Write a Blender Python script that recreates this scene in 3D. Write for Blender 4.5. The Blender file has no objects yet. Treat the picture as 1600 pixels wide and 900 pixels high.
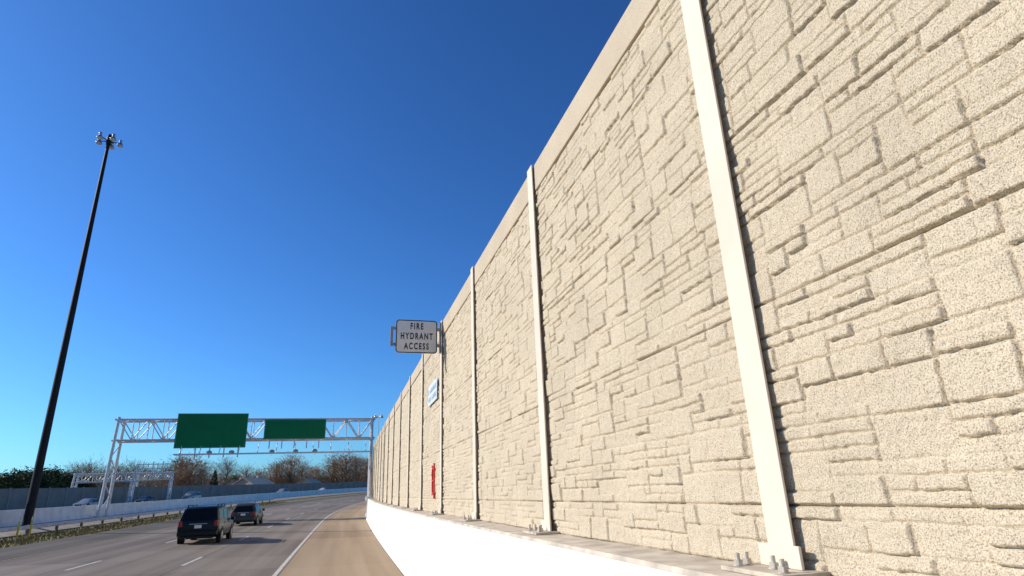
import bpy, math, random
import numpy as np
from mathutils import Matrix, Vector
random.seed(4); np.random.seed(4)
C = bpy.context.scene.collection
# ------------------------------------------------------------ camera
F=929.0; CH=2.2
RX=Vector((.9626,-.0556,-.2652)); RY=Vector((-.2687,-.3224,-.9077)); RZ=Vector((-.0350,.9450,-.3251))
RZ.normalize(); RY=(RY-RZ*RY.dot(RZ)).normalized(); RX=RY.cross(RZ)
cam=bpy.data.cameras.new('camera'); co=bpy.data.objects.new('camera',cam); C.objects.link(co)
cam.lens=F/1600*36; cam.sensor_width=36; cam.clip_end=9000; cam.clip_start=.05
M3=Matrix((RX,RY,RZ)); co.matrix_world=Matrix.Translation((0,0,CH))@M3.to_4x4()
bpy.context.scene.camera=co
def proj(p):
    w=Vector((p[0],p[1],p[2]-CH)); c=RX*w.x+RY*w.y+RZ*w.z
    return 800+F*c.x/-c.z, 450-F*c.y/-c.z
def at(px,py,Y):
    c=Vector((px-800,450-py,-F)); w=Vector((RX.dot(c),RY.dot(c),RZ.dot(c))); w*=Y/w.y
    return Vector((w.x,Y,w.z+CH))
def top_z(x,y,py):
    A=RX.y*x+RY.y*y; B=-(RX.z*x+RY.z*y); r=(450-py)/F
    return (r*B-A)/(RZ.y+RZ.z*r)+CH
# ------------------------------------------------------------ road alignment
DS=.5; S0=-80; NS=1300
cx=[0]*NS; cy=[0]*NS; ct=[0]*NS
i0=int(-S0/DS)
for i in range(i0+1): cy[i]=S0+i*DS
for i in range(i0+1,NS):
    s=S0+i*DS; k=1/2315 if s<58 else (1/386 if s<300 else 0)
    ct[i]=ct[i-1]+k*DS; cx[i]=cx[i-1]+math.sin(ct[i])*DS; cy[i]=cy[i-1]+math.cos(ct[i])*DS
def crv(s):
    f=(s-S0)/DS; i=max(0,min(NS-2,int(f))); f-=i
    return (cx[i]*(1-f)+cx[i+1]*f, cy[i]*(1-f)+cy[i+1]*f, ct[i]*(1-f)+ct[i+1]*f)
def g(s):
    if s<0: return 0
    if s<93: return 1.2e-4*s*s
    return 1.038+.0223*(min(s,300)-93)
def b(u):
    return float(np.interp(u,[-44,-20.2,-18,-16,0,10],[.9,.9,.42,.32,0,0]))
def P(u,s,dz=0):
    x,y,t=crv(s)
    return Vector((x+u*math.cos(t), y-u*math.sin(t), g(s)+b(u)+dz))
def head(s): return -crv(s)[2]
def s_px(px,u):
    best=None
    for k in range(10,800):
        s=k*.5; p=P(u,s,1); 
        if p.y<5: continue
        e=abs(proj(p)[0]-px)
        if best is None or e<best[0]: best=(e,s)
    return best[1]
# ------------------------------------------------------------ materials
def newmat(name):
    m=bpy.data.materials.new(name); m.use_nodes=True
    n=m.node_tree.nodes; return m,n,m.node_tree.links,n['Principled BSDF']
def mat(name,c,rough=.6,var=.15,scale=3,bump=0,bscale=20,metal=0,c2=None,spec=None,coat=0):
    m,n,l,p=newmat(name)
    tc=n.new('ShaderNodeTexCoord'); ns=n.new('ShaderNodeTexNoise'); ns.inputs['Scale'].default_value=scale; ns.inputs['Detail'].default_value=6
    l.new(tc.outputs['Object'],ns.inputs['Vector'])
    r=n.new('ShaderNodeValToRGB'); a=c2 or tuple(x*(1-var) for x in c); bb=tuple(min(1,x*(1+var)) for x in c)
    r.color_ramp.elements[0].position=.35; r.color_ramp.elements[1].position=.65
    r.color_ramp.elements[0].color=(*a,1); r.color_ramp.elements[1].color=(*bb,1)
    l.new(ns.outputs['Fac'],r.inputs['Fac']); l.new(r.outputs['Color'],p.inputs['Base Color'])
    p.inputs['Roughness'].default_value=rough; p.inputs['Metallic'].default_value=metal
    if spec is not None: p.inputs['Specular IOR Level'].default_value=spec
    if coat: p.inputs['Coat Weight'].default_value=coat
    if bump:
        n2=n.new('ShaderNodeTexNoise'); n2.inputs['Scale'].default_value=bscale; n2.inputs['Detail'].default_value=5
        l.new(tc.outputs['Object'],n2.inputs['Vector'])
        bp=n.new('ShaderNodeBump'); bp.inputs['Distance'].default_value=bump; l.new(n2.outputs['Fac'],bp.inputs['Height']); l.new(bp.outputs['Normal'],p.inputs['Normal'])
    return m
def wallmat(name,dark,light,bd=.0065,p0=.33,p1=.52):
    m,n,l,p=newmat(name); tc=n.new('ShaderNodeTexCoord')
    a=n.new('ShaderNodeTexNoise'); a.inputs['Scale'].default_value=140; a.inputs['Detail'].default_value=3; a.inputs['Roughness'].default_value=.75
    q=n.new('ShaderNodeTexNoise'); q.inputs['Scale'].default_value=1.3; q.inputs['Detail'].default_value=5
    v=n.new('ShaderNodeTexVoronoi'); v.inputs['Scale'].default_value=115
    for t in (a,q,v): l.new(tc.outputs['Object'],t.inputs['Vector'])
    r=n.new('ShaderNodeValToRGB'); r.color_ramp.elements[0].position=p0; r.color_ramp.elements[1].position=p1
    r.color_ramp.elements[0].color=(*dark,1); r.color_ramp.elements[1].color=(*light,1)
    l.new(a.outputs['Fac'],r.inputs['Fac'])
    mr=n.new('ShaderNodeMapRange'); mr.inputs[1].default_value=.3; mr.inputs[2].default_value=.7; mr.inputs[3].default_value=.92; mr.inputs[4].default_value=1.05
    l.new(q.outputs['Fac'],mr.inputs[0])
    mx=n.new('ShaderNodeMix'); mx.data_type='RGBA'; mx.blend_type='MULTIPLY'; mx.inputs[0].default_value=1
    l.new(r.outputs['Color'],mx.inputs[6]); l.new(mr.outputs[0],mx.inputs[7]); l.new(mx.outputs[2],p.inputs['Base Color'])
    b1=n.new('ShaderNodeBump'); b1.inputs['Distance'].default_value=bd; b1.inputs['Strength'].default_value=.8; l.new(a.outputs['Fac'],b1.inputs['Height'])
    b2=n.new('ShaderNodeBump'); b2.inputs['Distance'].default_value=bd*.5; b2.inputs['Strength'].default_value=.6; l.new(v.outputs['Distance'],b2.inputs['Height']); l.new(b1.outputs['Normal'],b2.inputs['Normal'])
    l.new(b2.outputs['Normal'],p.inputs['Normal']); p.inputs['Roughness'].default_value=.95; p.inputs['Specular IOR Level'].default_value=.1
    return m
def roadmat(name,c1,c2,joint=True,dark=.55,sj=4.6):
    m,n,l,p=newmat(name); uv=n.new('ShaderNodeUVMap'); sp=n.new('ShaderNodeSeparateXYZ'); l.new(uv.outputs[0],sp.inputs[0])
    mp=n.new('ShaderNodeMapping'); mp.inputs['Scale'].default_value=(1.3,.035,1); l.new(uv.outputs[0],mp.inputs[0])
    st=n.new('ShaderNodeTexNoise'); st.inputs['Scale'].default_value=1; st.inputs['Detail'].default_value=5; l.new(mp.outputs[0],st.inputs['Vector'])
    f=n.new('ShaderNodeTexNoise'); f.inputs['Scale'].default_value=18; f.inputs['Detail'].default_value=6; l.new(uv.outputs[0],f.inputs['Vector'])
    fl=n.new('ShaderNodeMath'); fl.operation='FLOOR'; dv=n.new('ShaderNodeMath'); dv.operation='DIVIDE'; dv.inputs[1].default_value=sj*1
    l.new(sp.outputs[1],dv.inputs[0]); l.new(dv.outputs[0],fl.inputs[0])
    du=n.new('ShaderNodeMath'); du.operation='DIVIDE'; du.inputs[1].default_value=3.55; au=n.new('ShaderNodeMath'); au.operation='ADD'; au.inputs[1].default_value=1.65
    l.new(sp.outputs[0],au.inputs[0]); l.new(au.outputs[0],du.inputs[0]); fu=n.new('ShaderNodeMath'); fu.operation='FLOOR'; l.new(du.outputs[0],fu.inputs[0])
    cb=n.new('ShaderNodeCombineXYZ'); l.new(fu.outputs[0],cb.inputs[0]); l.new(fl.outputs[0],cb.inputs[1])
    wn=n.new('ShaderNodeTexWhiteNoise'); l.new(cb.outputs[0],wn.inputs['Vector'])
    s1=n.new('ShaderNodeMath'); s1.operation='MULTIPLY_ADD'; s1.inputs[1].default_value=.25; l.new(wn.outputs['Value'],s1.inputs[0]); l.new(st.outputs['Fac'],s1.inputs[2])
    s2=n.new('ShaderNodeMath'); s2.operation='MULTIPLY_ADD'; s2.inputs[1].default_value=.35; l.new(f.outputs['Fac'],s2.inputs[0]); l.new(s1.outputs[0],s2.inputs[2])
    r=n.new('ShaderNodeValToRGB'); r.color_ramp.elements[0].position=.55; r.color_ramp.elements[1].position=1.0; r.color_ramp.elements[0].color=(*c1,1); r.color_ramp.elements[1].color=(*c2,1)
    l.new(s2.outputs[0],r.inputs['Fac'])
    out=r.outputs['Color']
    if joint:
        masks=[]
        for src,w in ((dv,.03/sj),(du,.012)):
            fr=n.new('ShaderNodeMath'); fr.operation='FRACT'; l.new(src.outputs[0],fr.inputs[0])
            lt=n.new('ShaderNodeMath'); lt.operation='LESS_THAN'; lt.inputs[1].default_value=w; l.new(fr.outputs[0],lt.inputs[0]); masks.append(lt)
        mm=n.new('ShaderNodeMath'); mm.operation='MAXIMUM'; l.new(masks[0].outputs[0],mm.inputs[0]); l.new(masks[1].outputs[0],mm.inputs[1])
        mx=n.new('ShaderNodeMix'); mx.data_type='RGBA'; mx.blend_type='MULTIPLY'; l.new(mm.outputs[0],mx.inputs[0]); l.new(out,mx.inputs[6]); mx.inputs[7].default_value=(dark,dark,dark,1)
        out=mx.outputs[2]
    l.new(out,p.inputs['Base Color']); p.inputs['Roughness'].default_value=.85; p.inputs['Specular IOR Level'].default_value=.15
    return m
M={}
M['stone']=wallmat('cast stone',(.20,.155,.105),(.68,.575,.425))
M['coping']=wallmat('coping concrete',(.27,.215,.15),(.60,.50,.37),.003,.30,.52)
M['backing']=mat('wall backing',(.25,.21,.17),.9)
M['post']=mat('cream painted steel',(.70,.615,.49),.55,.05,1.5,spec=.2)
M['plate']=mat('weathered steel plate',(.50,.43,.33),.6,.25,9,.001,60)
M['bolt']=mat('galvanised bolt',(.50,.45,.38),.5,.2,30,metal=.3)
M['white']=mat('white painted concrete',(.83,.79,.72),.75,.04,2.2,.002,40,spec=.2)
M['ctop']=mat('bare concrete',(.55,.48,.385),.85,.22,4,.003,45,spec=.2)
M['conc']=mat('median concrete',(.72,.69,.63),.8,.1,1.2,.002,30)
M['apron']=mat('median apron',(.30,.26,.20),.9,.2,1.5,.002,30)
M['road']=roadmat('concrete pavement',(.155,.126,.098),(.275,.23,.182))
M['shoulder']=roadmat('tan shoulder concrete',(.26,.183,.112),(.40,.297,.19),True,.7)
M['asph']=roadmat('asphalt shoulder',(.095,.08,.062),(.16,.137,.108),False)
M['line']=mat('white road paint',(.56,.52,.46),.7,.25,9)
M['yellow']=mat('yellow road paint',(.32,.24,.10),.7,.2,10)
M['grassland']=mat('dry grass ground',(.19,.155,.06),.95,.3,.8,.02,12)
M['grass']=mat('dry grass blades',(.28,.22,.08),.9,.35,2)
M['darksteel']=mat('dark mast steel',(.014,.011,.010),.6,.2,2,spec=.2)
M['galv']=mat('galvanised steel',(.60,.59,.57),.5,.12,3,metal=.1)
M['bracket']=mat('grey bracket steel',(.26,.26,.26),.5,.12,3,metal=.2)
M['lamp']=mat('lamp housing',(.36,.39,.44),.3,.2,3,metal=.7)
M['raillamp']=mat('rail lamp housing',(.30,.31,.32),.5,.2,3)
M['lens']=mat('lamp lens',(.6,.62,.65),.15,.05,3)
M['green']=mat('green sign sheeting',(.003,.155,.050),.5,.06,.6,spec=.2)
M['signwhite']=mat('reflective white',(.70,.67,.61),.4,.05,3)
M['black']=mat('black lettering',(.02,.02,.02),.5,.1,3)
M['blue']=mat('blue lettering',(.27,.38,.53),.5,.1,3)
M['paleblue']=mat('pale blue plate',(.62,.66,.67),.5,.06,3)
M['red']=mat('red enamel',(.70,.03,.022),.4,.08,4)
M['fence']=mat('grey noise fence',(.20,.185,.165),.85,.12,.5)
M['fencepost']=mat('pale fence post',(.29,.28,.26),.8,.1,1)
M['bark']=mat('bark',(.13,.095,.07),.9,.3,4)
M['glass']=mat('tinted glass',(.006,.006,.007),.2,.1,1,spec=.2)
M['tyre']=mat('tyre rubber',(.015,.015,.015),.85,.1,6)
M['rim']=mat('alloy rim',(.30,.30,.31),.35,.1,3,metal=.7)
M['tail']=mat('tail light red',(.30,.01,.01),.2,.1,3)
M['headl']=mat('head light lens',(.7,.72,.75),.1,.05,3)
M['trim']=mat('black trim',(.012,.012,.012),.6,.1,3,spec=.25)
M['pblack']=mat('black car paint',(.004,.004,.004),.3,.1,1,spec=.3)
M['pgrey']=mat('dark grey car paint',(.046,.047,.042),.32,.1,1,spec=.3)
M['pwhite']=mat('white car paint',(.45,.44,.42),.3,.05,1,coat=.2)
M['psilver']=mat('silver car paint',(.25,.25,.24),.3,.05,1,metal=.3,coat=.2)
M['yellowpl']=mat('yellow plastic',(.7,.5,.03),.5,.1,3)
# ------------------------------------------------------------ mesh helpers
class MB:
    def __init__(s): s.v=[]; s.f=[]
    def add(s,vs,fs):
        o=len(s.v); s.v+= [tuple(v) for v in vs]; s.f+=[[i+o for i in f] for f in fs]; return s
    def box(s,x0,x1,y0,y1,z0,z1):
        return s.add([(x,y,z) for z in (z0,z1) for y in (y0,y1) for x in (x0,x1)],[(0,2,3,1),(4,5,7,6),(0,1,5,4),(2,6,7,3),(0,4,6,2),(1,3,7,5)])
    def tube(s,p,q,r0,r1=None,n=8):
        r1=r0 if r1 is None else r1; p=Vector(p); q=Vector(q); d=(q-p).normalized()
        a=d.orthogonal().normalized(); c=d.cross(a); vs=[]
        for o,r in ((p,r0),(q,r1)):
            for k in range(n):
                t=2*math.pi*k/n; vs.append(o+a*r*math.cos(t)+c*r*math.sin(t))
        return s.add(vs,[(k,(k+1)%n,n+(k+1)%n,n+k) for k in range(n)]+[tuple(range(n))[::-1],tuple(range(n,2*n))])
    def lathe(s,prof,n=16,axis='z',o=(0,0,0)):
        vs=[]
        for r,h in prof:
            for k in range(n):
                t=2*math.pi*k/n; a,c=r*math.cos(t),r*math.sin(t)
                vs.append((o[0]+a,o[1]+c,o[2]+h) if axis=='z' else (o[0]+h,o[1]+a,o[2]+c))
        fs=[(j*n+k,j*n+(k+1)%n,(j+1)*n+(k+1)%n,(j+1)*n+k) for j in range(len(prof)-1) for k in range(n)]
        m=(len(prof)-1)*n
        return s.add(vs,fs+[tuple(range(n))[::-1],tuple(range(m,m+n))])
    def build(s,name,m,parent=None,smooth=False,bevel=0,seg=2):
        me=bpy.data.meshes.new(name); me.from_pydata(s.v,[],s.f); me.validate(); me.materials.append(m)
        import bmesh
        bm=bmesh.new(); bm.from_mesh(me); bmesh.ops.recalc_face_normals(bm,faces=bm.faces); bm.to_mesh(me); bm.free()
        if smooth: me.polygons.foreach_set('use_smooth',[True]*len(me.polygons))
        o=bpy.data.objects.new(name,me); C.objects.link(o); o.parent=parent
        if bevel:
            bv=o.modifiers.new('bevel','BEVEL'); bv.width=bevel; bv.segments=seg; bv.limit_method='ANGLE'
        return o
def np_mesh(name,V,Fq,m,parent=None,smooth=False,uv=None):
    me=bpy.data.meshes.new(name); k=Fq.shape[1]
    me.vertices.add(len(V)); me.vertices.foreach_set('co',V.astype(np.float32).ravel())
    me.loops.add(Fq.size); me.loops.foreach_set('vertex_index',Fq.astype(np.int32).ravel())
    me.polygons.add(len(Fq)); me.polygons.foreach_set('loop_start',np.arange(0,Fq.size,k,dtype=np.int32))
    me.update(calc_edges=True)
    if smooth: me.polygons.foreach_set('use_smooth',np.ones(len(Fq),dtype=bool))
    if uv is not None:
        L=me.uv_layers.new(name='UVMap'); L.data.foreach_set('uv',uv[Fq.ravel()].astype(np.float32).ravel())
    me.materials.append(m); o=bpy.data.objects.new(name,me); C.objects.link(o); o.parent=parent; return o
def grid_faces(nx,ny):
    i,j=np.meshgrid(np.arange(nx-1),np.arange(ny-1)); a=(j*nx+i).ravel()
    return np.stack([a,a+1,a+nx+1,a+nx],1)
def empty(name,loc=(0,0,0),rz=0):
    o=bpy.data.objects.new(name,None); C.objects.link(o); o.location=loc; o.rotation_euler=(0,0,rz); o.empty_display_size=.3; return o
def tag(o,label=None,cat=None,group=None,kind=None):
    if label: o['label']=label
    if cat: o['category']=cat
    if group: o['group']=group
    if kind: o['kind']=kind
    return o
def copy_tree(o,parent=None):
    c=o.copy(); C.objects.link(c); c.parent=parent
    for ch in list(o.children): copy_tree(ch,c)
    return c
def strip(name,us,s0,s1,dz,m,ds=2.0,parent=None):
    n=max(2,int((s1-s0)/ds)+1); V=[];UV=[]
    for j in range(n):
        s=s0+(s1-s0)*j/(n-1)
        for u in us:
            V.append(P(u,s,dz)); UV.append((u,s))
    return np_mesh(name,np.array([tuple(v) for v in V]),grid_faces(len(us),n),m,parent,uv=np.array(UV))
def profile(name,prof,s0,s1,m,parent=None,ds=2.0,ub=None):
    n=max(2,int((s1-s0)/ds)+1); k=len(prof); mb=MB(); vs=[]
    for j in range(n):
        s=s0+(s1-s0)*j/(n-1)
        for u,z in prof:
            p=P(u,s); p.z=g(s)+b(ub if ub is not None else u)+z; vs.append(p)
    fs=[(j*k+i,j*k+(i+1)%k,(j+1)*k+(i+1)%k,(j+1)*k+i) for j in range(n-1) for i in range(k)]
    fs+=[tuple(range(k)),tuple(range((n-1)*k,n*k))[::-1]]
    return mb.add(vs,fs).build(name,m,parent)
# ------------------------------------------------------------ setting
S=dict(kind='structure')
hp=MB(); N=48
hp.add([(4500*math.cos(2*math.pi*k/N),4500*math.sin(2*math.pi*k/N),-1.2) for k in range(N)],[tuple(range(N))])
tag(hp.build('ground',M['grassland']),**S)
tag(strip('terrain',[-1500,-700,-350,-160,-90,-60,-44,-32,-24,-20.2,-19,-18,-17,-16,-10,-5,0,10,30,60],-60,560,-.05,M['grassland'],4),**S)
tag(strip('highway',[-12.5,-8.75,-5.2,-1.65],-40,400,0,M['road'],1.5),**S)
tag(strip('right_shoulder',[-1.65,0,2.3],-40,400,0,M['shoulder'],1.5),**S)
tag(strip('left_shoulder',[-16,-12.5],-40,400,0,M['asph'],1.5),**S)
tag(strip('median_pavement',[-22.0,-20.2,-18.7],-40,400,.0,M['apron'],1.5),**S)
tag(strip('opposite_carriageway',[-42,-36,-30,-24],-40,400,0,M['road'],2),**S)
def marks():
    V=[];Fs=[]
    def seg(u,w,s0,s1,ds=1.5):
        n=max(2,int((s1-s0)/ds)+1); o=len(V)
        for j in range(n):
            s=s0+(s1-s0)*j/(n-1)
            V.append(tuple(P(u-w/2,s,.005))); V.append(tuple(P(u+w/2,s,.005)))
        for j in range(n-1): Fs.append((o+2*j,o+2*j+1,o+2*j+3,o+2*j+2))
    seg(-1.75,.13,-20,380)
    for u,ph in ((-5.2,.0),(-8.75,.0)):
        s=-11.5+ph
        while s<330: seg(u,.12,s,s+3.2); s+=12.2
    for u in (-30,-36):
        s=-5
        while s<330: seg(u,.14,s,s+3.2); s+=12.2
    return V,Fs
V,Fs=marks(); tag(np_mesh('lane_marking',np.array(V),np.array(Fs),M['line']),**S)
tag(strip('yellow_edge_line',[-12.70,-12.60],-20,380,.006,M['yellow'],1.5),**S)
# ------------------------------------------------------------ noise wall
A=2.5; SP=4.13; SP0=3.11; K0,K1=-1,17
rng=np.random.RandomState(7)
NG=rng.rand(257,257)
def vn(x,z,sc,ox=0,oz=0):
    x=x*sc+ox; z=z*sc+oz; xi=np.floor(x).astype(int); zi=np.floor(z).astype(int); fx=x-xi; fz=z-zi
    fx=fx*fx*(3-2*fx); fz=fz*fz*(3-2*fz); a=NG[zi%256,xi%256]; b_=NG[zi%256,(xi+1)%256]; c=NG[(zi+1)%256,xi%256]; d=NG[(zi+1)%256,(xi+1)%256]
    return (a*(1-fx)+b_*fx)*(1-fz)+(c*(1-fx)+d*fx)*fz
def relief(X,Z,W,H,seed,res):
    r=random.Random(seed); nx=max(4,int(W/.082)); nz=max(2,round(H/.070)); cw=W/nx; chh=H/nz
    G=-np.ones((nz,nx),int); R=[]
    for j in range(nz):
        for i in range(nx):
            if G[j,i]>=0: continue
            free=1
            while i+free<nx and G[j,i+free]<0 and free<8: free+=1
            h=r.choice([1,1,1,1,2,2,2,3]); w={1:r.choice([3,3,4,4,5,6]),2:r.choice([3,3,4,5]),3:r.choice([4,4,5])}[h]
            ww=min(w,free)
            if free-ww<=1: ww=free if free<=6 else ww
            if ww<3: h=min(h,ww)
            h=min(h,nz-j); G[j:j+h,i:i+ww]=len(R)
            bs=r.uniform(.012,.020) if ww==1 else r.uniform(0,.027)
            R.append((i*cw,(i+ww)*cw,j*chh,(j+h)*chh,bs,r.uniform(-.025,.025),r.uniform(-.02,.07)))
    R=np.array(R); ox,oz=r.uniform(0,200),r.uniform(0,200)
    Xw=X+.010*(vn(X,Z,4,ox,oz)-.5)+.011*(vn(X,Z,30,oz,ox)-.5); Zw=Z+.010*(vn(X,Z,3,oz,oz)-.5)+.011*(vn(X,Z,26,ox,ox)-.5)
    Xw=np.clip(Xw,0,W-1e-4); Zw=np.clip(Zw,0,H-1e-4)
    ids=G[np.minimum((Zw/chh).astype(int),nz-1),np.minimum((Xw/cw).astype(int),nx-1)]
    B=R[ids]
    d=np.minimum(np.minimum(Xw-B[...,0],B[...,1]-Xw),np.minimum(Zw-B[...,2],B[...,3]-Zw))
    ew=max(.012,res*1.1); t=np.clip(d/ew,0,1); t=t*t*(3-2*t)
    base=B[...,4]+B[...,5]*(Xw-(B[...,0]+B[...,1])/2)+B[...,6]*(Zw-(B[...,2]+B[...,3])/2)
    edge=np.minimum(np.minimum(Z,H-Z),.5); e=np.clip(edge/.010,0,1)
    jd=.003+.007*vn(X,Z,3,oz,ox)
    return (-jd+(jd+base)*t+.008*(vn(X,Z,9,ox,oz)-.5)+.006*(vn(X,Z,40,ox,oz)-.5))*e-.012*(1-e)+.006
wall=empty('noise_barrier_wall'); tag(wall,'tall tan noise wall with cast stone pattern and cream posts, on the white kerb barrier at right','noise wall')
rows=[1.725,2.075,3.25,4.45,5.62,6.22]; TOP=6.64
for k in range(K0,K1):
    s0=SP0+SP*k; s1=s0+SP; a=P(A,s0); c=P(A,s1); T=(c-a); za,zc=g(s0),g(s1); T.z=0; L=T.length; T.normalize(); Nn=Vector((T.y,-T.x,0))
    res=.0068 if k==-1 else (.0082 if k==0 else (.011 if k==1 else (.017 if k<4 else .03)))
    for q in range(5):
        H=rows[q+1]-rows[q]; nx=int(L/res)+1; nz=int(H/res)+1
        X,Z=np.meshgrid(np.linspace(0,L,nx),np.linspace(0,H,nz)); h=relief(X,Z,L,H,k*31+q*7+99,res)
        V=np.stack([a.x+T.x*X-Nn.x*h,a.y+T.y*X-Nn.y*h,rows[q]+Z+za+(zc-za)*X/L],-1).reshape(-1,3)
        np_mesh('wall_panel',V,grid_faces(nx,nz),M['stone'],wall,smooth=True)
    cp=MB(); n=4
    for o0,o1,z0,z1 in ((-.035,.22,rows[5]+.012,TOP),):
        vs=[]
        for (pp,zz) in ((a,za),(c,zc)):
            for (o,z) in ((o0,z0),(o1,z0),(o1,z1),(o0,z1)):
                w=pp+Nn*o; vs.append((w.x,w.y,z+zz))
        cp.add(vs,[(0,1,5,4),(1,2,6,5),(2,3,7,6),(3,0,4,7),(0,3,2,1),(4,5,6,7)])
    cp.build('coping',M['coping'],wall,bevel=.012)
profile('backing',[(A+.035,1.6),(A+.2,1.6),(A+.2,6.2),(A+.035,6.2)],SP0+SP*K0,SP0+SP*K1,M['backing'],wall,SP)
for k in range(K0,K1+1):
    s=SP0+SP*k; p=P(A,s); near=k<=4
    pb=MB(); hw=.108
    def bx(mb,x0,x1,y0,y1,z0,z1):
        t=head(s); cs,sn=math.cos(t),math.sin(t); vs=[]
        for z in (z0,z1):
            for y in (y0,y1):
                for x in (x0,x1): vs.append((p.x+x*cs-y*sn,p.y+x*sn+y*cs,p.z+z))
        return mb.add(vs,[(0,2,3,1),(4,5,7,6),(0,1,5,4),(2,6,7,3),(0,4,6,2),(1,3,7,5)])
    bx(pb,-.074,-.058,-hw,hw,1.755,TOP+.01); bx(pb,-.056,.2,-.009,.009,1.755,TOP-.02)
    po=pb.build('post',M['post'],wall,bevel=.004)
    bb=MB(); bx(bb,-.30,-.002,-.27,.27,1.727,1.752)
    bp=bb.build('base_plate',M['plate'],po,bevel=.004)
    bb=MB(); bx(bb,-.096,-.077,-.17,.17,1.753,1.87); bb.build('foot_bracket',M['post'],po,bevel=.004)
    if near:
        for (x,y) in ((-.23,-.19),(-.23,.19),(-.16,-.03),(-.15,.22)):
            nb=MB(); t=head(s); cs,sn=math.cos(t),math.sin(t); ox,oy=p.x+x*cs-y*sn,p.y+x*sn+y*cs; z=p.z+1.752
            nb.lathe([(.034,0),(.034,.005)],16,o=(ox,oy,z)); nb.lathe([(.027,.005),(.027,.032)],6,o=(ox,oy,z)); nb.lathe([(.013,.032),(.013,.068)],10,o=(ox,oy,z))
            nb.build('bolt',M['bolt'],po,bevel=.001)
bar=empty('concrete_barrier'); tag(bar,'white painted concrete barrier carrying the stone patterned wall along the right shoulder','concrete barrier')
profile('painted_face',[(1.94,-.1),(1.94,.06),(1.98,.12),(2.05,1.69),(2.9,1.69),(2.9,-.1)],-20,SP0+SP*K1+25,M['white'],bar,1.5)
profile('cap',[(2.046,1.692),(2.056,1.725),(2.895,1.725),(2.895,1.692)],-20,SP0+SP*K1+25,M['ctop'],bar,1.5)
# ------------------------------------------------------------ fire hydrant access sign
def rrect(w,h,r,n=6):
    pts=[]
    for cx_,cz_,a0 in ((w/2-r,h/2-r,0),(-w/2+r,h/2-r,90),(-w/2+r,-h/2+r,180),(w/2-r,-h/2+r,270)):
        for k in range(n+1):
            t=math.radians(a0+90*k/n); pts.append((cx_+r*math.cos(t),cz_+r*math.sin(t)))
    return pts
def plate(mb,w,h,r,y0,y1,cx_=0,cz_=0):
    p=rrect(w,h,r); n=len(p); vs=[(x+cx_,y0,z+cz_) for x,z in p]+[(x+cx_,y1,z+cz_) for x,z in p]
    mb.add(vs,[tuple(range(n)),tuple(range(n,2*n))[::-1]]+[(k,(k+1)%n,n+(k+1)%n,n+k) for k in range(n)])
def ring(mb,w,h,r,t,y0,y1):
    a=rrect(w,h,r); c=rrect(w-2*t,h-2*t,max(.005,r-t)); n=len(a)
    vs=[(x,y0,z) for x,z in a]+[(x,y0,z) for x,z in c]+[(x,y1,z) for x,z in a]+[(x,y1,z) for x,z in c]
    fs=[]
    for k in range(n):
        j=(k+1)%n; fs+= [(k,j,n+j,n+k),(2*n+k,3*n+k,3*n+j,2*n+j),(k,2*n+k,2*n+j,j),(n+k,n+j,3*n+j,3*n+k)]
    mb.add(vs,fs)
def text(body,size,loc,parent,m,sx=.8,name='lettering',rot=(math.pi/2,0,0),space=1.1,ex=.002):
    cu=bpy.data.curves.new('t','FONT'); cu.body=body; cu.size=size; cu.align_x='CENTER'; cu.align_y='CENTER'; cu.extrude=ex; cu.space_character=space; cu.offset=.006*size/.2
    o=bpy.data.objects.new('t',cu); C.objects.link(o)
    dg=bpy.context.evaluated_depsgraph_get(); me=bpy.data.meshes.new_from_object(o.evaluated_get(dg)); bpy.data.objects.remove(o)
    me.materials.clear(); me.materials.append(m)
    q=bpy.data.objects.new(name,me); C.objects.link(q); q.parent=parent; q.location=loc; q.rotation_euler=rot; q.scale=(sx,1,1); return q
Ysg=SP0+3*SP-.1
tl=at(619,499,Ysg); br=at(683,553,Ysg); sc=(tl+br)/2; sw=br.x-tl.x; sh=tl.z-br.z
sg=empty('access_sign',(sc.x,Ysg,sc.z)); tag(sg,'white FIRE HYDRANT ACCESS sign on a bracket sticking out from the wall','road sign')
mb=MB(); plate(mb,sw,sh,.09,-.012,0); brd=mb.build('sign_panel',M['signwhite'],sg)
mb=MB(); ring(mb,sw-.012,sh-.012,.085,.024,-.0165,-.0125); mb.build('border',M['black'],brd)
for t,z in (('FIRE',sh*.30),('HYDRANT',0),('ACCESS',-sh*.30)):
    text(t,.235,(0,-.0155,z),brd,M['black'],.60,space=1.42)
mb=MB(); x1=P(A,SP0+3*SP).x-sc.x-.05; x0=at(610,526,Ysg).x-sc.x
for z in (-.22,.22): mb.box(x0,x1,.012,.075,z-.04,z+.04)
mb.box(x0-.001,x0+.07,.011,.076,-.179,.179); mb.box(x1-.08,x1,.011,.09,-.42,.42)
mb.build('bracket',M['bracket'],sg,bevel=.005)
yc=17.1
q=P(A-.055,yc); bs=empty('wall_sign',(q.x,q.y,q.z+4.95),head(yc)); tag(bs,'pale blue plate with two rows of blue writing, fixed high on the stone wall','wall sign')
mb=MB(); mb.box(-.02,0,-.88,.88,-.29,.29); pl=mb.build('sign_panel',M['paleblue'],bs,bevel=.004)
rr=random.Random(3)
mb=MB()
for z in (.11,-.12):
    y=-.75
    while y<.72:
        w=rr.uniform(.08,.12)
        if rr.random()<.85:
            mb.box(-.024,-.021,y,y+.022,z-.07,z+.07); mb.box(-.024,-.021,y+w-.022,y+w,z-.07,z+.07 if rr.random()<.6 else z)
            zz=rr.choice([z+.05,z-.01,z-.07]); mb.box(-.024,-.021,y+.023,y+w-.023,zz,zz+.02)
        y+=w+.05
mb.build('lettering',M['blue'],pl)
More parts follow.
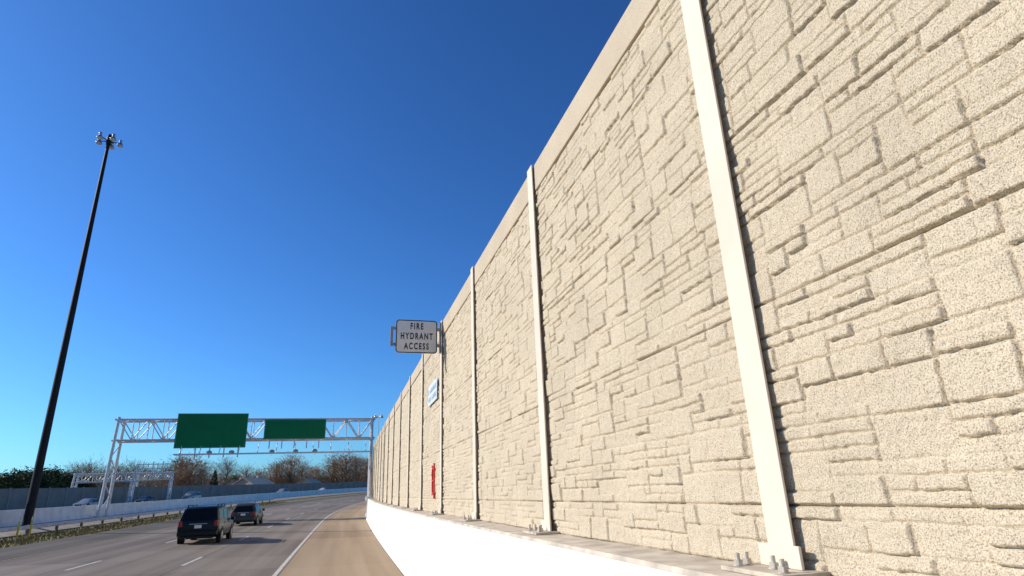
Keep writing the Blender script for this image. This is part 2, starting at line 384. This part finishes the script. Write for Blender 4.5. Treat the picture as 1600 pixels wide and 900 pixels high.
yr_=16.95; q=P(A-.03,yr_); rf=empty('hydrant_hatch',(q.x,q.y,q.z+2.08),head(yr_)); tag(rf,'narrow red metal hydrant hatch low on the stone wall below the pale blue plate','hydrant hatch')
mb=MB()
mb.box(-.04,0,-.20,-.14,0,.92); mb.box(-.04,0,.12,.17,.10,.86)
for z in (.12,.44,.76): mb.box(-.039,0,-.139,.119,z+.001,z+.05)
mb.build('frame',M['red'],rf,bevel=.004)
mb=MB(); mb.box(-.02,0,-.07,.05,.20,.40); mb.build('door',M['red'],rf)
mb=MB(); mb.tube((-.07,0,.62),(.0,0,.62),.04,.04,12); mb.build('valve_outlet',M['red'],rf)
# ------------------------------------------------------------ high mast lights
def mast(x,y,topz,label,n=5,rb=.28,rt=.115,group=None,R=.80,m='darksteel',gz=None,ls=.64):
    H=topz-gz
    e=empty('high_mast_light',(x,y,gz)); tag(e,label,'light mast',group)
    mb=MB(); mb.lathe([(rb*1.7,0),(rb*1.7,.06)],16); mb.lathe([(rb,.06),(rb*.95,1),(rb*.55+rt*.45,H*.5),(rt,H-.6)],16); mb.build('mast',M[m],e,smooth=False)
    mb=MB(); mb.box(-rb*.45,rb*.45,-rb-.03,-rb+.05,.5,1.5); mb.build('access_door',M[m],e)
    mb=MB(); mb.lathe([(rt*1.4,H-.9),(rt*1.7,H-.5),(rt*1.6,H-.1),(rt*.7,H+.12)],14)
    for k in range(n):
        t=2*math.pi*(k+.3)/n; mb.tube((0,0,H-.55),(R*math.cos(t),R*math.sin(t),H-.5),.045,.035,6)
    mb.build('lamp_ring',M[m],e)
    for k in range(n):
        t=2*math.pi*(k+.3)/n; o=(R*math.cos(t),R*math.sin(t),H-.45)
        mb=MB(); mb.lathe([(a_*ls,b_*ls) for a_,b_ in [(.05,.42),(.17,.40),(.19,.12),(.16,.1),(.20,-.02),(.36,-.30),(.38,-.42)]],14,o=o); h=mb.build('luminaire',M['lamp'],e,smooth=True)
        mb=MB(); mb.lathe([(a_*ls,b_*ls) for a_,b_ in [(.36,-.425),(.30,-.50),(.12,-.56)]],14,o=o); mb.build('lens',M['lens'],h,smooth=True)
    return e
t_=at(172,212,50); gz=g(50)+.9-.05
mast(t_.x,50,t_.z,'very tall dark light mast with silver lamps on top, in the median at left',gz=gz)
t2=at(592,648,200)
mast(t2.x,200,t2.z,'distant light mast poking up behind the far end of the stone wall',n=4,rb=.2,rt=.09,R=1.3,m='galv',gz=5,ls=1)
# ------------------------------------------------------------ sign gantries
def gantry(name,pl,pr,zb,zt,depth,label,legs,r=.13,nb=18,lean=0):
    pl=Vector(pl); pr=Vector(pr); L=(Vector((pr.x-pl.x,pr.y-pl.y,0))).length; rz=math.atan2(pr.y-pl.y,pr.x-pl.x)
    e=empty(name,pl,rz); tag(e,label,'sign gantry'); z0=zb-pl.z; z1=zt-pl.z; mb=MB(); d=depth/2; cr=r*.75
    for y in (-d,d):
        for z in (z0,z1): mb.tube((-.3,y,z),(L+.3,y,z),cr,cr,8)
    for k in range(nb+1):
        x=L*k/nb
        for y in (-d,d): mb.tube((x,y,z0),(x,y,z1),cr*.55,None,5)
        for z in (z0,z1): mb.tube((x,-d,z),(x,d,z),cr*.45,None,5)
        if k<nb:
            x2=L*(k+1)/nb; a,c=(z0,z1) if k%2 else (z1,z0)
            for y in (-d,d): mb.tube((x,y,a),(x2,y,c),cr*.55,None,5)
            for z in (z0,z1): mb.tube((x,-d if k%2 else d,z),(x2,d if k%2 else -d,z),cr*.4,None,5)
    mb.build('truss',M['galv'],e)
    for x,gz,xo in legs:
        lz=gz-pl.z
        mb=MB()
        for y in (-d,d):
            yb=y*1.25; mb.tube((x+xo,yb,lz),(x,y,z1+.25),r*1.15,r,10); mb.box(x+xo-.3,x+xo+.3,yb-.3,yb+.3,lz-.3,lz+.08)
        n=5
        for k in range(n):
            za=lz+.5+(z0-lz-.8)*k/n; zc=lz+.5+(z0-lz-.8)*(k+1)/n; fa=1.25-.25*(za-lz)/(z1-lz); fc=1.25-.25*(zc-lz)/(z1-lz)
            xa=x+xo*(1-(za-lz)/(z1-lz)); xc=x+xo*(1-(zc-lz)/(z1-lz))
            sg_=1 if k%2 else -1; mb.tube((xa,sg_*d*fa,za),(xc,-sg_*d*fc,zc),r*.4,None,6)
        mb.build('support_tower',M['galv'],e)
    return e,L,z0,z1,d
GY=66.
lx=at(183,700,GY).x; rx=P(2.2,66).x; gl=g(66)+.9; gr=g(66)+1.73
lb=at(160,803,GY).x
zt=at(585,656,GY).z; zb=at(585,685,GY).z
e,L,z0,z1,d=gantry('sign_gantry',(lx,GY,gl),(rx,GY,gl),zb,zt,1.7,'silver truss gantry over the highway carrying two green signs',[(0,gl,lb-lx),(rx-lx,gr,0)])
def gsign(px0,px1,pyt,pyb,label,y=GY-1.45):
    pm=(px0+px1)/2; a=at(px0,(pyt+pyb)/2,y); c=at(px1,(pyt+pyb)/2,y); zt=at(pm,pyt,y).z; zb=at(pm,pyb,y).z
    w=c.x-a.x; h=zt-zb; o=empty('highway_sign',((a.x+c.x)/2,y,(zt+zb)/2)); tag(o,label,'highway sign')
    mb=MB(); plate(mb,w,h,.04,-.03,0); pn=mb.build('sign_panel',M['green'],o)
    mb=MB(); ring(mb,w-.06,h-.06,.06,.05,-.034,-.0305); mb.build('border',mat('worn green white border',(.10,.27,.17),.5),pn)
    mb=MB()
    n=5
    for k in range(n): 
        x=-w/2+w*(k+.5)/n; mb.box(x-.05,x+.05,.002,.1,-h/2-.9,h/2-.05); mb.box(x-.04,x+.04,.102,.6,.0,.1)
    mb.build('mounting_beam',M['galv'],o)
    return o
gsign(275,386,646,700,'larger green highway sign on the left part of the gantry truss')
gsign(413,509,655,686,'smaller low green highway sign on the right part of the gantry truss')
a=at(270,710,GY-2.6); c=at(503,706,GY-2.6)
lr=empty('lighting_rail',(a.x,a.y,a.z)); tag(lr,'thin light rail hanging below the two green signs with small lamps','sign lighting rail')
Lr=at(578,703,GY-2.6).x-a.x; mb=MB()
for y in (0,.5): mb.box(0,Lr,y,y+.08,-.07,.04)
for k in range(20):
    x=Lr*k/19; mb.box(x-.03,x+.03,.081,.5,-.03,.0)
for k in range(11):
    x=.4+(Lr-.8)*k/10; mb.tube((x,.56,0),(x,1.3,1.0),.04,None,5)
mb.build('rail',M['galv'],lr)
for px in (327,362,425,462,492):
    x=at(px,705,GY-2.6).x-a.x; mb=MB(); mb.box(x-.22,x+.22,-.12,.2,.045,.24); mb.box(x-.12,x+.12,-.05,.12,.241,.30); h=mb.build('lamp',M['raillamp'],lr,bevel=.04)
FY=125.; gz_=g(120)+.9
pl=at(117,760,FY); pr=at(208,760,FY)
gantry('sign_gantry',(pl.x,FY,gz_),(pr.x,FY,gz_),at(200,752,FY).z,at(200,740,FY).z,1.6,'distant silver gantry left of the large gantry leg, leftmost of the gantries',[(0,gz_,-.3),(pr.x-pl.x,gz_,-.3)],r=.17,nb=8)
FY2=140.; gz2=g(135)+.9; pl=at(212,760,FY2); pr=at(266,760,FY2)
gantry('sign_gantry',(pl.x,FY2,gz2),(pr.x,FY2,gz2),at(240,750,FY2).z,at(240,739,FY2).z,1.6,'distant small gantry with open sign framing, just right of the large gantry leg',[(0,gz2,0),(pr.x-pl.x,gz2,0)],r=.16,nb=6)
o=empty('highway_sign',(at(241,736,FY2).x,FY2-1.2,at(241,736,FY2).z)); tag(o,'open white back framing of a sign on the distant small gantry','highway sign')
w=at(268,737,FY2).x-at(216,737,FY2).x; h=at(240,724,FY2).z-at(240,748,FY2).z
mb=MB()
for k in range(7):
    x=-w/2+w*(k+.5)/7; mb.box(x-.07,x+.07,-.14,-.002,-h/2-.3,h/2+(.3 if k%2 else 0))
mb.build('sign_upright',M['signwhite'],o)
mb=MB()
for z in (-.42,-.14,.14,.42): mb.box(-w/2,w/2,-.2,-.141,h*z-.08,h*z+.08)
mb.build('sign_crossbar',M['signwhite'],o)
# ------------------------------------------------------------ median furniture
mbar=profile('median_barrier',[(-22.75,-.1),(-22.55,.35),(-22.48,1.05),(-22.22,1.05),(-22.15,.35),(-21.95,-.1)],-30,380,M['conc'],None,3,ub=-22.3)
tag(mbar,'low white concrete barrier running along the median and round the far bend','concrete barrier')
gr_=empty('guardrail'); tag(gr_,'low steel guardrail beside the dry grass at the left road edge','guardrail')
profile('rail',[(-18.65,.30),(-18.6,.35),(-18.65,.41),(-18.6,.47),(-18.65,.53),(-18.69,.53),(-18.65,.47),(-18.69,.41),(-18.65,.35),(-18.69,.30)],10,120,M['galv'],gr_,3,ub=-18.6)
for k in range(28):
    s=10+4*k; p=P(-18.77,s); mb=MB(); mb.box(p.x-.07,p.x+.07,p.y-.07,p.y+.07,p.z-.05,p.z+.52); mb.build('rail_post',M['bark'],gr_)
for i,(px,u,lab) in enumerate(((29,-18.2,'yellow marker stake in the grass just left of the tall mast base'),(54,-18.2,'yellow marker stake in the grass just right of the tall mast base'))):
    s=s_px(px,u); p=P(u,s); e=empty('marker_stake',p); tag(e,lab,'marker stake')
    mb=MB(); mb.box(-.05,.05,-.012,.012,0,1.15); mb.build('stake',M['yellowpl'],e,bevel=.004)
    mb=MB(); mb.box(-.045,.045,-.018,-.0125,.9,1.1); mb.build('reflector',M['signwhite'],e)
fn=empty('noise_fence'); tag(fn,'long low dark grey noise fence beyond the opposite carriageway, in front of the trees','fence')
profile('fence_panel',[(-46.1,-.2),(-46.1,3.1),(-45.95,3.1),(-45.95,-.2)],20,360,M['fence'],fn,4.0,ub=-45)
for k in range(85):
    s=22+4*k; p=P(-45.88,s); mb=MB(); mb.box(p.x-.08,p.x+.08,p.y-.09,p.y+.09,p.z-.1,p.z+3.2); mb.build('fence_post',M['fencepost'],fn)
n=9000; U=np.random.uniform(-18.5,-16.05,n); Sx=22+98*np.random.uniform(0,1,n)**1.1
V=[];Fq=[]
for i in range(n):
    p=P(U[i],Sx[i],-.06); h=random.uniform(.06,.20)*(1 if random.random()<.9 else 1.5); a=random.uniform(0,math.pi); w=random.uniform(.03,.08)
    dx,dy=math.cos(a)*w,math.sin(a)*w; lx_,ly_=random.uniform(-.1,.1),random.uniform(-.1,.1)
    V+=[(p.x-dx,p.y-dy,p.z),(p.x+dx,p.y+dy,p.z),(p.x+lx_,p.y+ly_,p.z+h)]; Fq.append((3*i,3*i+1,3*i+2))
tag(np_mesh('grass',np.array(V),np.array(Fq),M['grass']),'dry yellow grass growing along the median strip','grass',kind='stuff')
# ------------------------------------------------------------ vehicles
def vehicle(loc,rz,secs,paint,label,name='car',cat='car',wy=(-1.42,1.42),wr=.36,rails=False,group=None,tl=(.74,1.02,.70,.885),seatless=True):
    e=empty(name,loc,rz); tag(e,label,cat,group); rings=[]
    for (y,zb,zt,zr,w,wt,dy) in secs:
        z4=zt+(zr-zt)*.86
        r=[(w-.10,y,zb),(w-.02,y,zb+.12),(w,y,zb+(zt-zb)*.55),(w-.035,y,zt),(wt+.035,y+dy*.86,z4),(wt-.10,y+dy,zr)]
        rings.append(r+[(-x,yy,z) for x,yy,z in r[::-1]])
    mb=MB(); vs=[p for r in rings for p in r]; n=12; fs=[]
    for j in range(len(rings)-1):
        for k in range(n): fs.append((j*n+k,j*n+(k+1)%n,(j+1)*n+(k+1)%n,(j+1)*n+k))
    for j in (0,len(rings)-1):
        o=j*n
        for k in range(5): fs.append((o+k,o+k+1,o+10-k,o+11-k))
    mb.add(vs,fs); body=mb.build('body',paint,e,bevel=.045,seg=3,smooth=False)
    body.data.polygons.foreach_set('use_smooth',[True]*len(body.data.polygons))
    def slab(q,mu,mv,off,name,m,par,mu2=None,mv2=None):
        mu2=mu if mu2 is None else mu2; mv2=mv if mv2 is None else mv2
        q=[Vector(x) for x in q]; f=lambda a,c: q[0].lerp(q[1],a).lerp(q[3].lerp(q[2],a),c)
        p=[f(mu,mv),f(1-mu2,mv),f(1-mu2,1-mv2),f(mu,1-mv2)]; nn=(p[1]-p[0]).cross(p[3]-p[0]).normalized()
        cc=sum(p,Vector())/4; cen=Vector((0,cc.y*.4,.9)); nn*= 1 if nn.dot(cc-cen)>0 else -1
        m2=MB(); m2.add([x-nn*.01 for x in p]+[x+nn*off for x in p],[(0,1,2,3),(4,5,6,7),(0,1,5,4),(1,2,6,5),(2,3,7,6),(3,0,4,7)]); return m2.build(name,m,par)
    R=rings
    for j in (1,2,3):
        slab([R[j][3],R[j+1][3],R[j+1][4],R[j][4]],.05,.1,.01,'side_window',M['glass'],e,mu2=.05 if j<3 else .03)
        slab([R[j][8],R[j+1][8],R[j+1][7],R[j][7]],.05,.1,.01,'side_window',M['glass'],e,mu2=.05 if j<3 else .03)
    slab([R[0][3],R[0][8],R[0][7],R[0][4]],.07,.06,.012,'rear_window',M['glass'],e,mv2=-.04)
    slab([R[5][4],R[5][7],R[4][7],R[4][4]],.08,.08,.012,'windscreen',M['glass'],e)
    yr=secs[0][0]; yf=secs[-1][0]; z0,z1_,xa,xb=tl
    for sgn in (-1,1):
        mb=MB(); x0,x1=sorted((sgn*xa,sgn*xb)); mb.box(x0,x1,yr-.03,yr+.12,z0,z1_); mb.build('tail_light',M['tail'],e,bevel=.02)
        wf=secs[-1][4]; x0,x1=sorted((sgn*(wf-.32),sgn*(wf-.02))); mb=MB(); mb.box(x0,x1,yf-.1,yf+.02,secs[-1][2]-.20,secs[-1][2]-.04); mb.build('headlight',M['headl'],e,bevel=.02)
        mb=MB(); w=secs[4][4]; x0,x1=sorted((sgn*(w-.02),sgn*(w+.19))); mb.box(x0,x1,.85,.98,1.02,1.18); mb.build('wing_mirror',paint,e,bevel=.03)
        for y in wy:
            mb=MB(); xo=secs[2][4]; mb.lathe([(wr+.07,sgn*(xo-.03)),(wr+.07,sgn*(xo+.006))],24,'x',(0,y,wr)); mb.build('wheel_arch',M['trim'],e)
            mb=MB(); xi=xo-.22; mb.lathe([(wr*.9,sgn*xi),(wr,sgn*(xi+.03)),(wr,sgn*(xo-.005)),(wr*.93,sgn*(xo+.018)),(wr*.62,sgn*(xo+.02))],24,'x',(0,y,wr)); wh=mb.build('wheel',M['tyre'],e,smooth=False)
            mb=MB(); mb.lathe([(wr*.6,sgn*(xo+.0)),(wr*.6,sgn*(xo+.024)),(wr*.2,sgn*(xo+.030))],20,'x',(0,y,wr)); mb.build('rim',M['rim'],wh)
        for j in (2,3):
            y=secs[j][0]+.12; mb=MB(); x=sgn*(secs[j][4]-.005); x0,x1=sorted((x,x+sgn*.035)); mb.box(x0,x1,y,y+.2,secs[j][2]-.12,secs[j][2]-.08); mb.build('door_handle',M['trim'],e)
        if rails:
            mb=MB(); x=sgn*(secs[2][5]-.10); zr=secs[2][3]; mb.box(x-.02,x+.02,-1.75,.3,zr+.05,zr+.085)
            for y in (-1.7,-.7,.25): mb.box(x-.019,x+.019,y-.04,y+.04,zr-.05,zr+.05)
            mb.build('roof_rail',M['trim'],e)
    w=secs[0][4]
    mb=MB(); mb.box(-w,w,yr-.09,yr+.12,.40,.66); mb.build('rear_bumper',paint,e,bevel=.05,seg=3)
    mb=MB(); mb.box(-w*.8,w*.8,yr-.06,yr+.12,.27,.395); mb.build('bumper_skirt',M['trim'],e,bevel=.02)
    mb=MB(); mb.box(-.165,.165,yr-.022,yr-.002,.76,.91); mb.build('licence_plate',M['signwhite'],e)
    mb=MB(); mb.box(-.42,.42,yr-.03,yr-.001,.945,.985); mb.build('tailgate_trim',M['rim'],e)
    mb=MB(); mb.box(-.45,.45,yf-.02,yf+.025,.5,.66); mb.build('grille',M['trim'],e)
    mb=MB(); mb.tube((-.5,yr-.0,.28),(-.5,yr-.12,.28),.035,None,8); mb.build('exhaust_pipe',M['rim'],e)
    return e
SUV=[(-2.34,.42,1.08,1.70,.93,.74,.24),(-2.18,.30,1.09,1.77,.985,.77,.22),(-1.05,.28,1.06,1.80,.99,.80,.06),(.10,.28,1.04,1.79,.99,.79,0),(.70,.28,1.03,1.72,.99,.76,0),(1.42,.28,1.03,1.07,.98,.82,0),(2.2,.32,.98,1.01,.94,.78,0),(2.4,.45,.82,.85,.84,.70,0)]
VAN=[(-2.25,.42,1.0,1.50,.88,.60,.42),(-2.05,.28,1.03,1.62,.95,.64,.42),(-.9,.26,1.02,1.68,.97,.68,.1),(.15,.26,1.0,1.66,.97,.68,0),(.75,.26,.99,1.56,.97,.66,0),(1.65,.26,.98,1.02,.95,.74,0),(2.15,.3,.88,.91,.9,.7,0),(2.35,.4,.72,.75,.78,.6,0)]
CAR=[(-2.3,.4,.92,1.0,.84,.62,.12),(-2.1,.25,.95,1.02,.9,.64,.12),(-1.35,.22,.94,1.36,.91,.58,.22),(.0,.22,.92,1.44,.91,.58,0),(.45,.22,.91,1.36,.91,.57,0),(1.25,.22,.9,.95,.9,.66,0),(2.05,.26,.76,.79,.86,.62,0),(2.3,.36,.62,.65,.74,.5,0)]
def onroad(px,py,zofs=0):
    best=None
    for k in range(40,800):
        Y=k*.25; q=at(px,py,Y); x,y,t=crv(Y); u=q.x-x; gz=g(Y)+b(u); e_=abs(q.z-gz)
        if best is None or e_<best[0]: best=(e_,Vector((q.x,q.y,gz)),Y,u)
    return best
_,p,Y,u=onroad(307,851)
vehicle(p+Vector((0,2.35,0)),head(Y),SUV,M['pblack'],'black boxy SUV driving away in the middle lane, nearest vehicle','suv','suv',rails=True,tl=(.84,1.12,.74,.915))
_,p,Y,u=onroad(379,822)
vehicle(p+Vector((0,2.25,0)),head(Y),VAN,M['pgrey'],'dark grey rounded minivan driving just ahead of the black SUV','minivan','minivan',tl=(.80,1.0,.66,.85))
for px,u,pt,sec,lab in ((137,-39,'psilver',CAR,'pale car behind the median barrier, leftmost of the oncoming cars'),(227,-39,'pgrey',CAR,'dark car behind the median barrier near the distant gantry'),(300,-39,'psilver',SUV,'pale SUV behind the median barrier just right of the distant gantry'),(442,-37,'psilver',VAN,'small silver van on the far bend behind the median barrier'),(505,-37,'pwhite',CAR,'small white car at the far bend, nearest to the wall end')):
    s=s_px(px,u); p=P(u,s); vehicle(p,head(s)+math.pi,sec,M[pt],lab,'car','car')
# ------------------------------------------------------------ trees
def leafmat(name,c1,c2):
    return mat(name,c2,.8,.25,.35,c2=c1,spec=.2)
LM={'green':leafmat('evergreen foliage',(.020,.028,.012),(.06,.075,.026)),'rust':leafmat('rust foliage',(.24,.14,.078),(.42,.265,.155)),'tan':leafmat('bare twigs',(.19,.14,.10),(.34,.26,.19)),'olive':leafmat('olive foliage',(.07,.07,.025),(.14,.135,.055))}
def make_tree(kind,seed,H=10):
    r=random.Random(seed); nr=np.random.RandomState(seed)
    tr=MB()
    if kind=='conifer':
        tr.tube((0,0,0),(0,0,H*.97),H*.02,.02,7); n=4200
        t=nr.rand(n)**.8; z=H*(.05+.95*t); lay=.75+.25*np.abs(np.sin(z*2.3+nr.rand(n)*.4)); R=(1-t)**.85*H*.24*lay*(nr.rand(n)**.4); a=nr.rand(n)*6.283
        cen=np.stack([R*np.cos(a),R*np.sin(a),z-R*.25],1); sz=(.10+.18*nr.rand(n))*H/10*1.6; dirs=nr.randn(n,3)
    else:
        lowc={'tan':.16,'rust':.14,'green':.04,'olive':.06}[kind]; K={'tan':44,'rust':50,'green':60,'olive':40}[kind]
        rad={'tan':.40,'rust':.42,'green':.42,'olive':.42}[kind]*H
        tr.tube((0,0,0),(0,0,H*.35),H*.022,H*.016,7); tr.tube((0,0,H*.35),(H*.02,0,H*.75),H*.016,H*.006,6)
        CE=[];BR=[]
        for k in range(K):
            t=(k+.5)/K; z=lowc+(1-lowc-.05)*t; prof=math.sin(math.pi*min(1,(z-lowc)/(1-lowc)*.78+.22))**.7
            a=k*2.4+r.uniform(-.4,.4); R=rad*prof*r.uniform(.25,1)*(.8+.3*math.sin(a*2+seed)); c=Vector((R*math.cos(a),R*math.sin(a),z*H*r.uniform(.86,1.0)))
            st=Vector((0,0,max(H*.12,c.z-R*.9-H*.06))); md=st.lerp(c,.5)+Vector((0,0,-.02*H))
            if kind in('tan','rust') or k%3==0:
                tr.tube(st,md,H*.008,H*.005,4); tr.tube(md,c,H*.005,H*.0018,4)
            CE.append(c); BR.append((c-st).normalized())
        per={'tan':95,'rust':105,'green':150,'olive':110}[kind]; CE=np.array([tuple(c) for c in CE]); BR=np.array([tuple(c) for c in BR])
        base=np.repeat(CE,per,0); bd=np.repeat(BR,per,0); n=len(base); spread=.09*H
        off=nr.randn(n,3)*spread*(.6+.6*nr.rand(n))[:,None]; cen=base+off; cen[:,2]=np.maximum(cen[:,2],H*.03)
        dirs=bd*.8+off/spread*.6+nr.randn(n,3)*.35+np.array([0,0,.4])
        if kind in('green','olive'): dirs=nr.randn(n,3)
        sz=(.04+.08*nr.rand(n))*H/10*({'green':2.1,'olive':1.9,'rust':1.1,'tan':1.1}[kind])
    n=len(cen); a=dirs/np.linalg.norm(dirs,axis=1)[:,None]; c=nr.randn(n,3); c-= (c*a).sum(1)[:,None]*a; c/=np.linalg.norm(c,axis=1)[:,None]
    el={'tan':5.0,'rust':3.4}.get(kind,1.2); th={'tan':.20,'rust':.36}.get(kind,.7)
    A_=a*(sz*el)[:,None]; B_=c*(sz*th)[:,None]
    V=np.stack([cen-A_-B_*.4,cen+B_,cen+A_+B_*.2,cen-B_],1).reshape(-1,3)
    root=empty('tree'); tr.build('trunk',M['bark'],root)
    np_mesh('crown',V,np.arange(4*n).reshape(-1,4),LM['green'] if kind in('green','conifer') else LM[kind],root)
    return root
protos={}
def tree(kind,var,px,u,toppy,label,group='trees beyond the grey fence',s=None):
    s=s or s_px(px,u); p=P(u,s,-.1); zt_=top_z(p.x,p.y,toppy); H=max(3,zt_-p.z); key=(kind,var)
    if key not in protos: protos[key]=make_tree(kind,var*13+len(kind)*7); o=protos[key]
    else: o=copy_tree(protos[key])
    o.location=p; k=H/10; wx={'green':1.6,'olive':1.4,'conifer':1.1}.get(kind,1.35); o.scale=(k*wx*random.uniform(.85,1.2),k*wx*random.uniform(.85,1.2),k); o.rotation_euler=(0,0,random.uniform(0,6.28)); tag(o,label,'tree',group); o.name={'conifer':'conifer_tree','green':'evergreen_tree','tan':'bare_tree','rust':'autumn_tree','olive':'shrub_tree'}[kind]
T=[('green',0,4,-60,740),('green',1,24,-66,734),('green',0,48,-60,737),('green',1,72,-62,732),('green',0,96,-64,738),
('tan',0,112,-72,722),('green',1,124,-58,746),('tan',1,134,-66,719),('tan',2,156,-85,730),('tan',1,178,-80,722),('tan',0,203,-75,719),('tan',2,228,-90,730),('tan',0,252,-80,724),
('rust',0,276,-75,715),('rust',1,294,-70,711),('tan',2,312,-85,722),('conifer',0,333,-75,736),('tan',0,350,-90,714),('olive',0,364,-80,742),('tan',1,382,-100,726),('tan',2,405,-100,732),
('rust',2,430,-80,719),('rust',1,452,-75,709),('tan',0,470,-95,722),('rust',0,491,-85,730),('conifer',0,503,-110,744),('rust',2,520,-80,714),('rust',1,540,-75,706),('tan',1,556,-85,710),('rust',0,571,-80,716)]
kn={'green':'dark evergreen tree','tan':'bare pale twiggy tree','rust':'rusty brown autumn tree','conifer':'pointed dark conifer','olive':'low olive green tree'}
where=lambda px: 'left of the tall mast' if px<45 else 'just right of the tall mast' if px<110 else 'behind the distant gantries' if px<260 else 'below the larger green sign' if px<390 else 'below the smaller green sign' if px<510 else 'by the far wall end'
from collections import Counter
cnt=Counter((k,where(px)) for k,v,px,u,t in T); idx=Counter(); ords=['leftmost','second from left','third from left','fourth from left','fifth from left','sixth from left','seventh from left','eighth from left']
for k,v,px,u,t in T:
    w=where(px); lab=kn[k]+' '+w
    if cnt[(k,w)]>1: lab+=', '+ords[idx[(k,w)]]; idx[(k,w)]+=1
    tree(k,v,px,u,t,lab)
nr=np.random.RandomState(5); n=80000; cen=[]
for i in range(n):
    s=nr.uniform(60,380); u=-nr.uniform(100,150); h=(5.6+2.4*abs(math.sin(s*.11+u*.05))+1.6*math.sin(s*.37+u*.11))*nr.rand()**.6; p=P(u,s); cen.append((p.x,p.y,p.z+h))
cen=np.array(cen); a=nr.randn(n,3)*.35; c=nr.randn(n,3)*.10
tag(np_mesh('distant_woods',np.stack([cen-a,cen+c,cen+a,cen-c],1).reshape(-1,3),np.arange(4*n).reshape(-1,4),LM['tan']),'low brown mass of far woodland behind the separate trees','woodland',kind='stuff')
# ------------------------------------------------------------ houses
M['siding']=mat('pale siding',(.46,.39,.30),.8,.06,1); M['roof']=mat('brown shingle roof',(.24,.175,.13),.9,.2,2); M['palroof']=mat('pale roof',(.46,.37,.28),.9,.1,2)
def house(px,u,w,dp,hw,hr,label,rz,roofm):
    s=s_px(px,u); p=P(u,s); e=empty('house',p,rz); tag(e,label,'house')
    mb=MB(); mb.box(-w/2,w/2,-dp/2,dp/2,-1,hw); mb.add([(-w/2,-dp/2,hw),(-w/2,dp/2,hw),(-w/2,0,hr-.15),(w/2,-dp/2,hw),(w/2,dp/2,hw),(w/2,0,hr-.15)],[(0,1,2),(3,5,4),(0,2,5,3),(1,4,5,2)]); mb.build('wall',M['siding'],e)
    mb=MB(); o=.5; t=.18
    for sg_ in (-1,1):
        y=sg_*(dp/2+o); zl=hw-(hr-hw)*o/(dp/2)
        mb.add([(-w/2-o,0,hr),(w/2+o,0,hr),(w/2+o,y,zl),(-w/2-o,y,zl),(-w/2-o,0,hr+t),(w/2+o,0,hr+t),(w/2+o,y,zl+t),(-w/2-o,y,zl+t)],[(0,1,2,3),(4,5,6,7),(0,1,5,4),(1,2,6,5),(2,3,7,6),(3,0,4,7)])
    rf=mb.build('roof',roofm,e); mb=MB(); mb.box(w*.2,w*.2+.7,.3,1,hr-1,hr+.9); mb.build('chimney',M['siding'],rf)
    for k in range(3):
        x=-w/2+w*(k+.5)/3; mb=MB(); mb.box(x-.6,x+.6,-dp/2-.05,-dp/2+.02,hw-1.7,hw-.5); wd=mb.build('window',M['glass'],e)
        mb=MB(); mb.box(x-.7,x+.7,-dp/2-.08,-dp/2-.002,hw-1.8,hw-1.705); mb.build('sill',M['signwhite'],wd)
    mb=MB(); mb.box(-w/2-.03,-w/2+.02,-.8,.8,hw-1.6,hw-.3); mb.build('window',M['glass'],e)
house(396,-62,10,8,3.3,5.3,'pale gabled house over the fence below the gap between the green signs',1.0,M['palroof'])
house(371,-70,8,7,3.1,5.0,'small brown roofed house below the larger green sign',1.1,M['roof'])
house(484,-66,8,7,3.0,4.9,'pale house with low roof peeking over the fence below the smaller green sign',1.1,M['palroof'])
# ------------------------------------------------------------ light
sd=Vector((-.83,.30,.47)).normalized(); el=math.asin(sd.z); az=math.atan2(sd.x,sd.y)
sl=bpy.data.lights.new('sun','SUN'); sl.energy=5.0; sl.angle=math.radians(.5); sl.color=(1,.905,.765)
so=bpy.data.objects.new('sun',sl); C.objects.link(so); so.rotation_euler=sd.to_track_quat('Z','Y').to_euler()
w=bpy.data.worlds.new('World'); bpy.context.scene.world=w; w.use_nodes=True; n=w.node_tree.nodes; l=w.node_tree.links
sk=n.new('ShaderNodeTexSky'); sk.sky_type='NISHITA'; sk.sun_disc=False; sk.sun_elevation=el; sk.sun_rotation=az; sk.air_density=1; sk.dust_density=.6; sk.ozone_density=2.0
K_=.092
mx=n.new('ShaderNodeMix'); mx.data_type='RGBA'; mx.blend_type='MULTIPLY'; mx.inputs[0].default_value=1; mx.inputs[7].default_value=(.66*K_,1.16*K_,1.90*K_,1)
ga=n.new('ShaderNodeGamma'); ga.inputs[1].default_value=1.25
m2=n.new('ShaderNodeMix'); m2.data_type='RGBA'; m2.blend_type='MULTIPLY'; m2.inputs[0].default_value=1; m2.inputs[7].default_value=(10.5,11.0,9.6,1)
l.new(sk.outputs[0],mx.inputs[6]); l.new(mx.outputs[2],ga.inputs[0]); l.new(ga.outputs[0],m2.inputs[6]); l.new(m2.outputs[2],n['Background'].inputs[0]); n['Background'].inputs[1].default_value=.10
v=bpy.context.scene.view_settings; v.view_transform='Standard'; v.look='None'; v.exposure=0; v.gamma=1
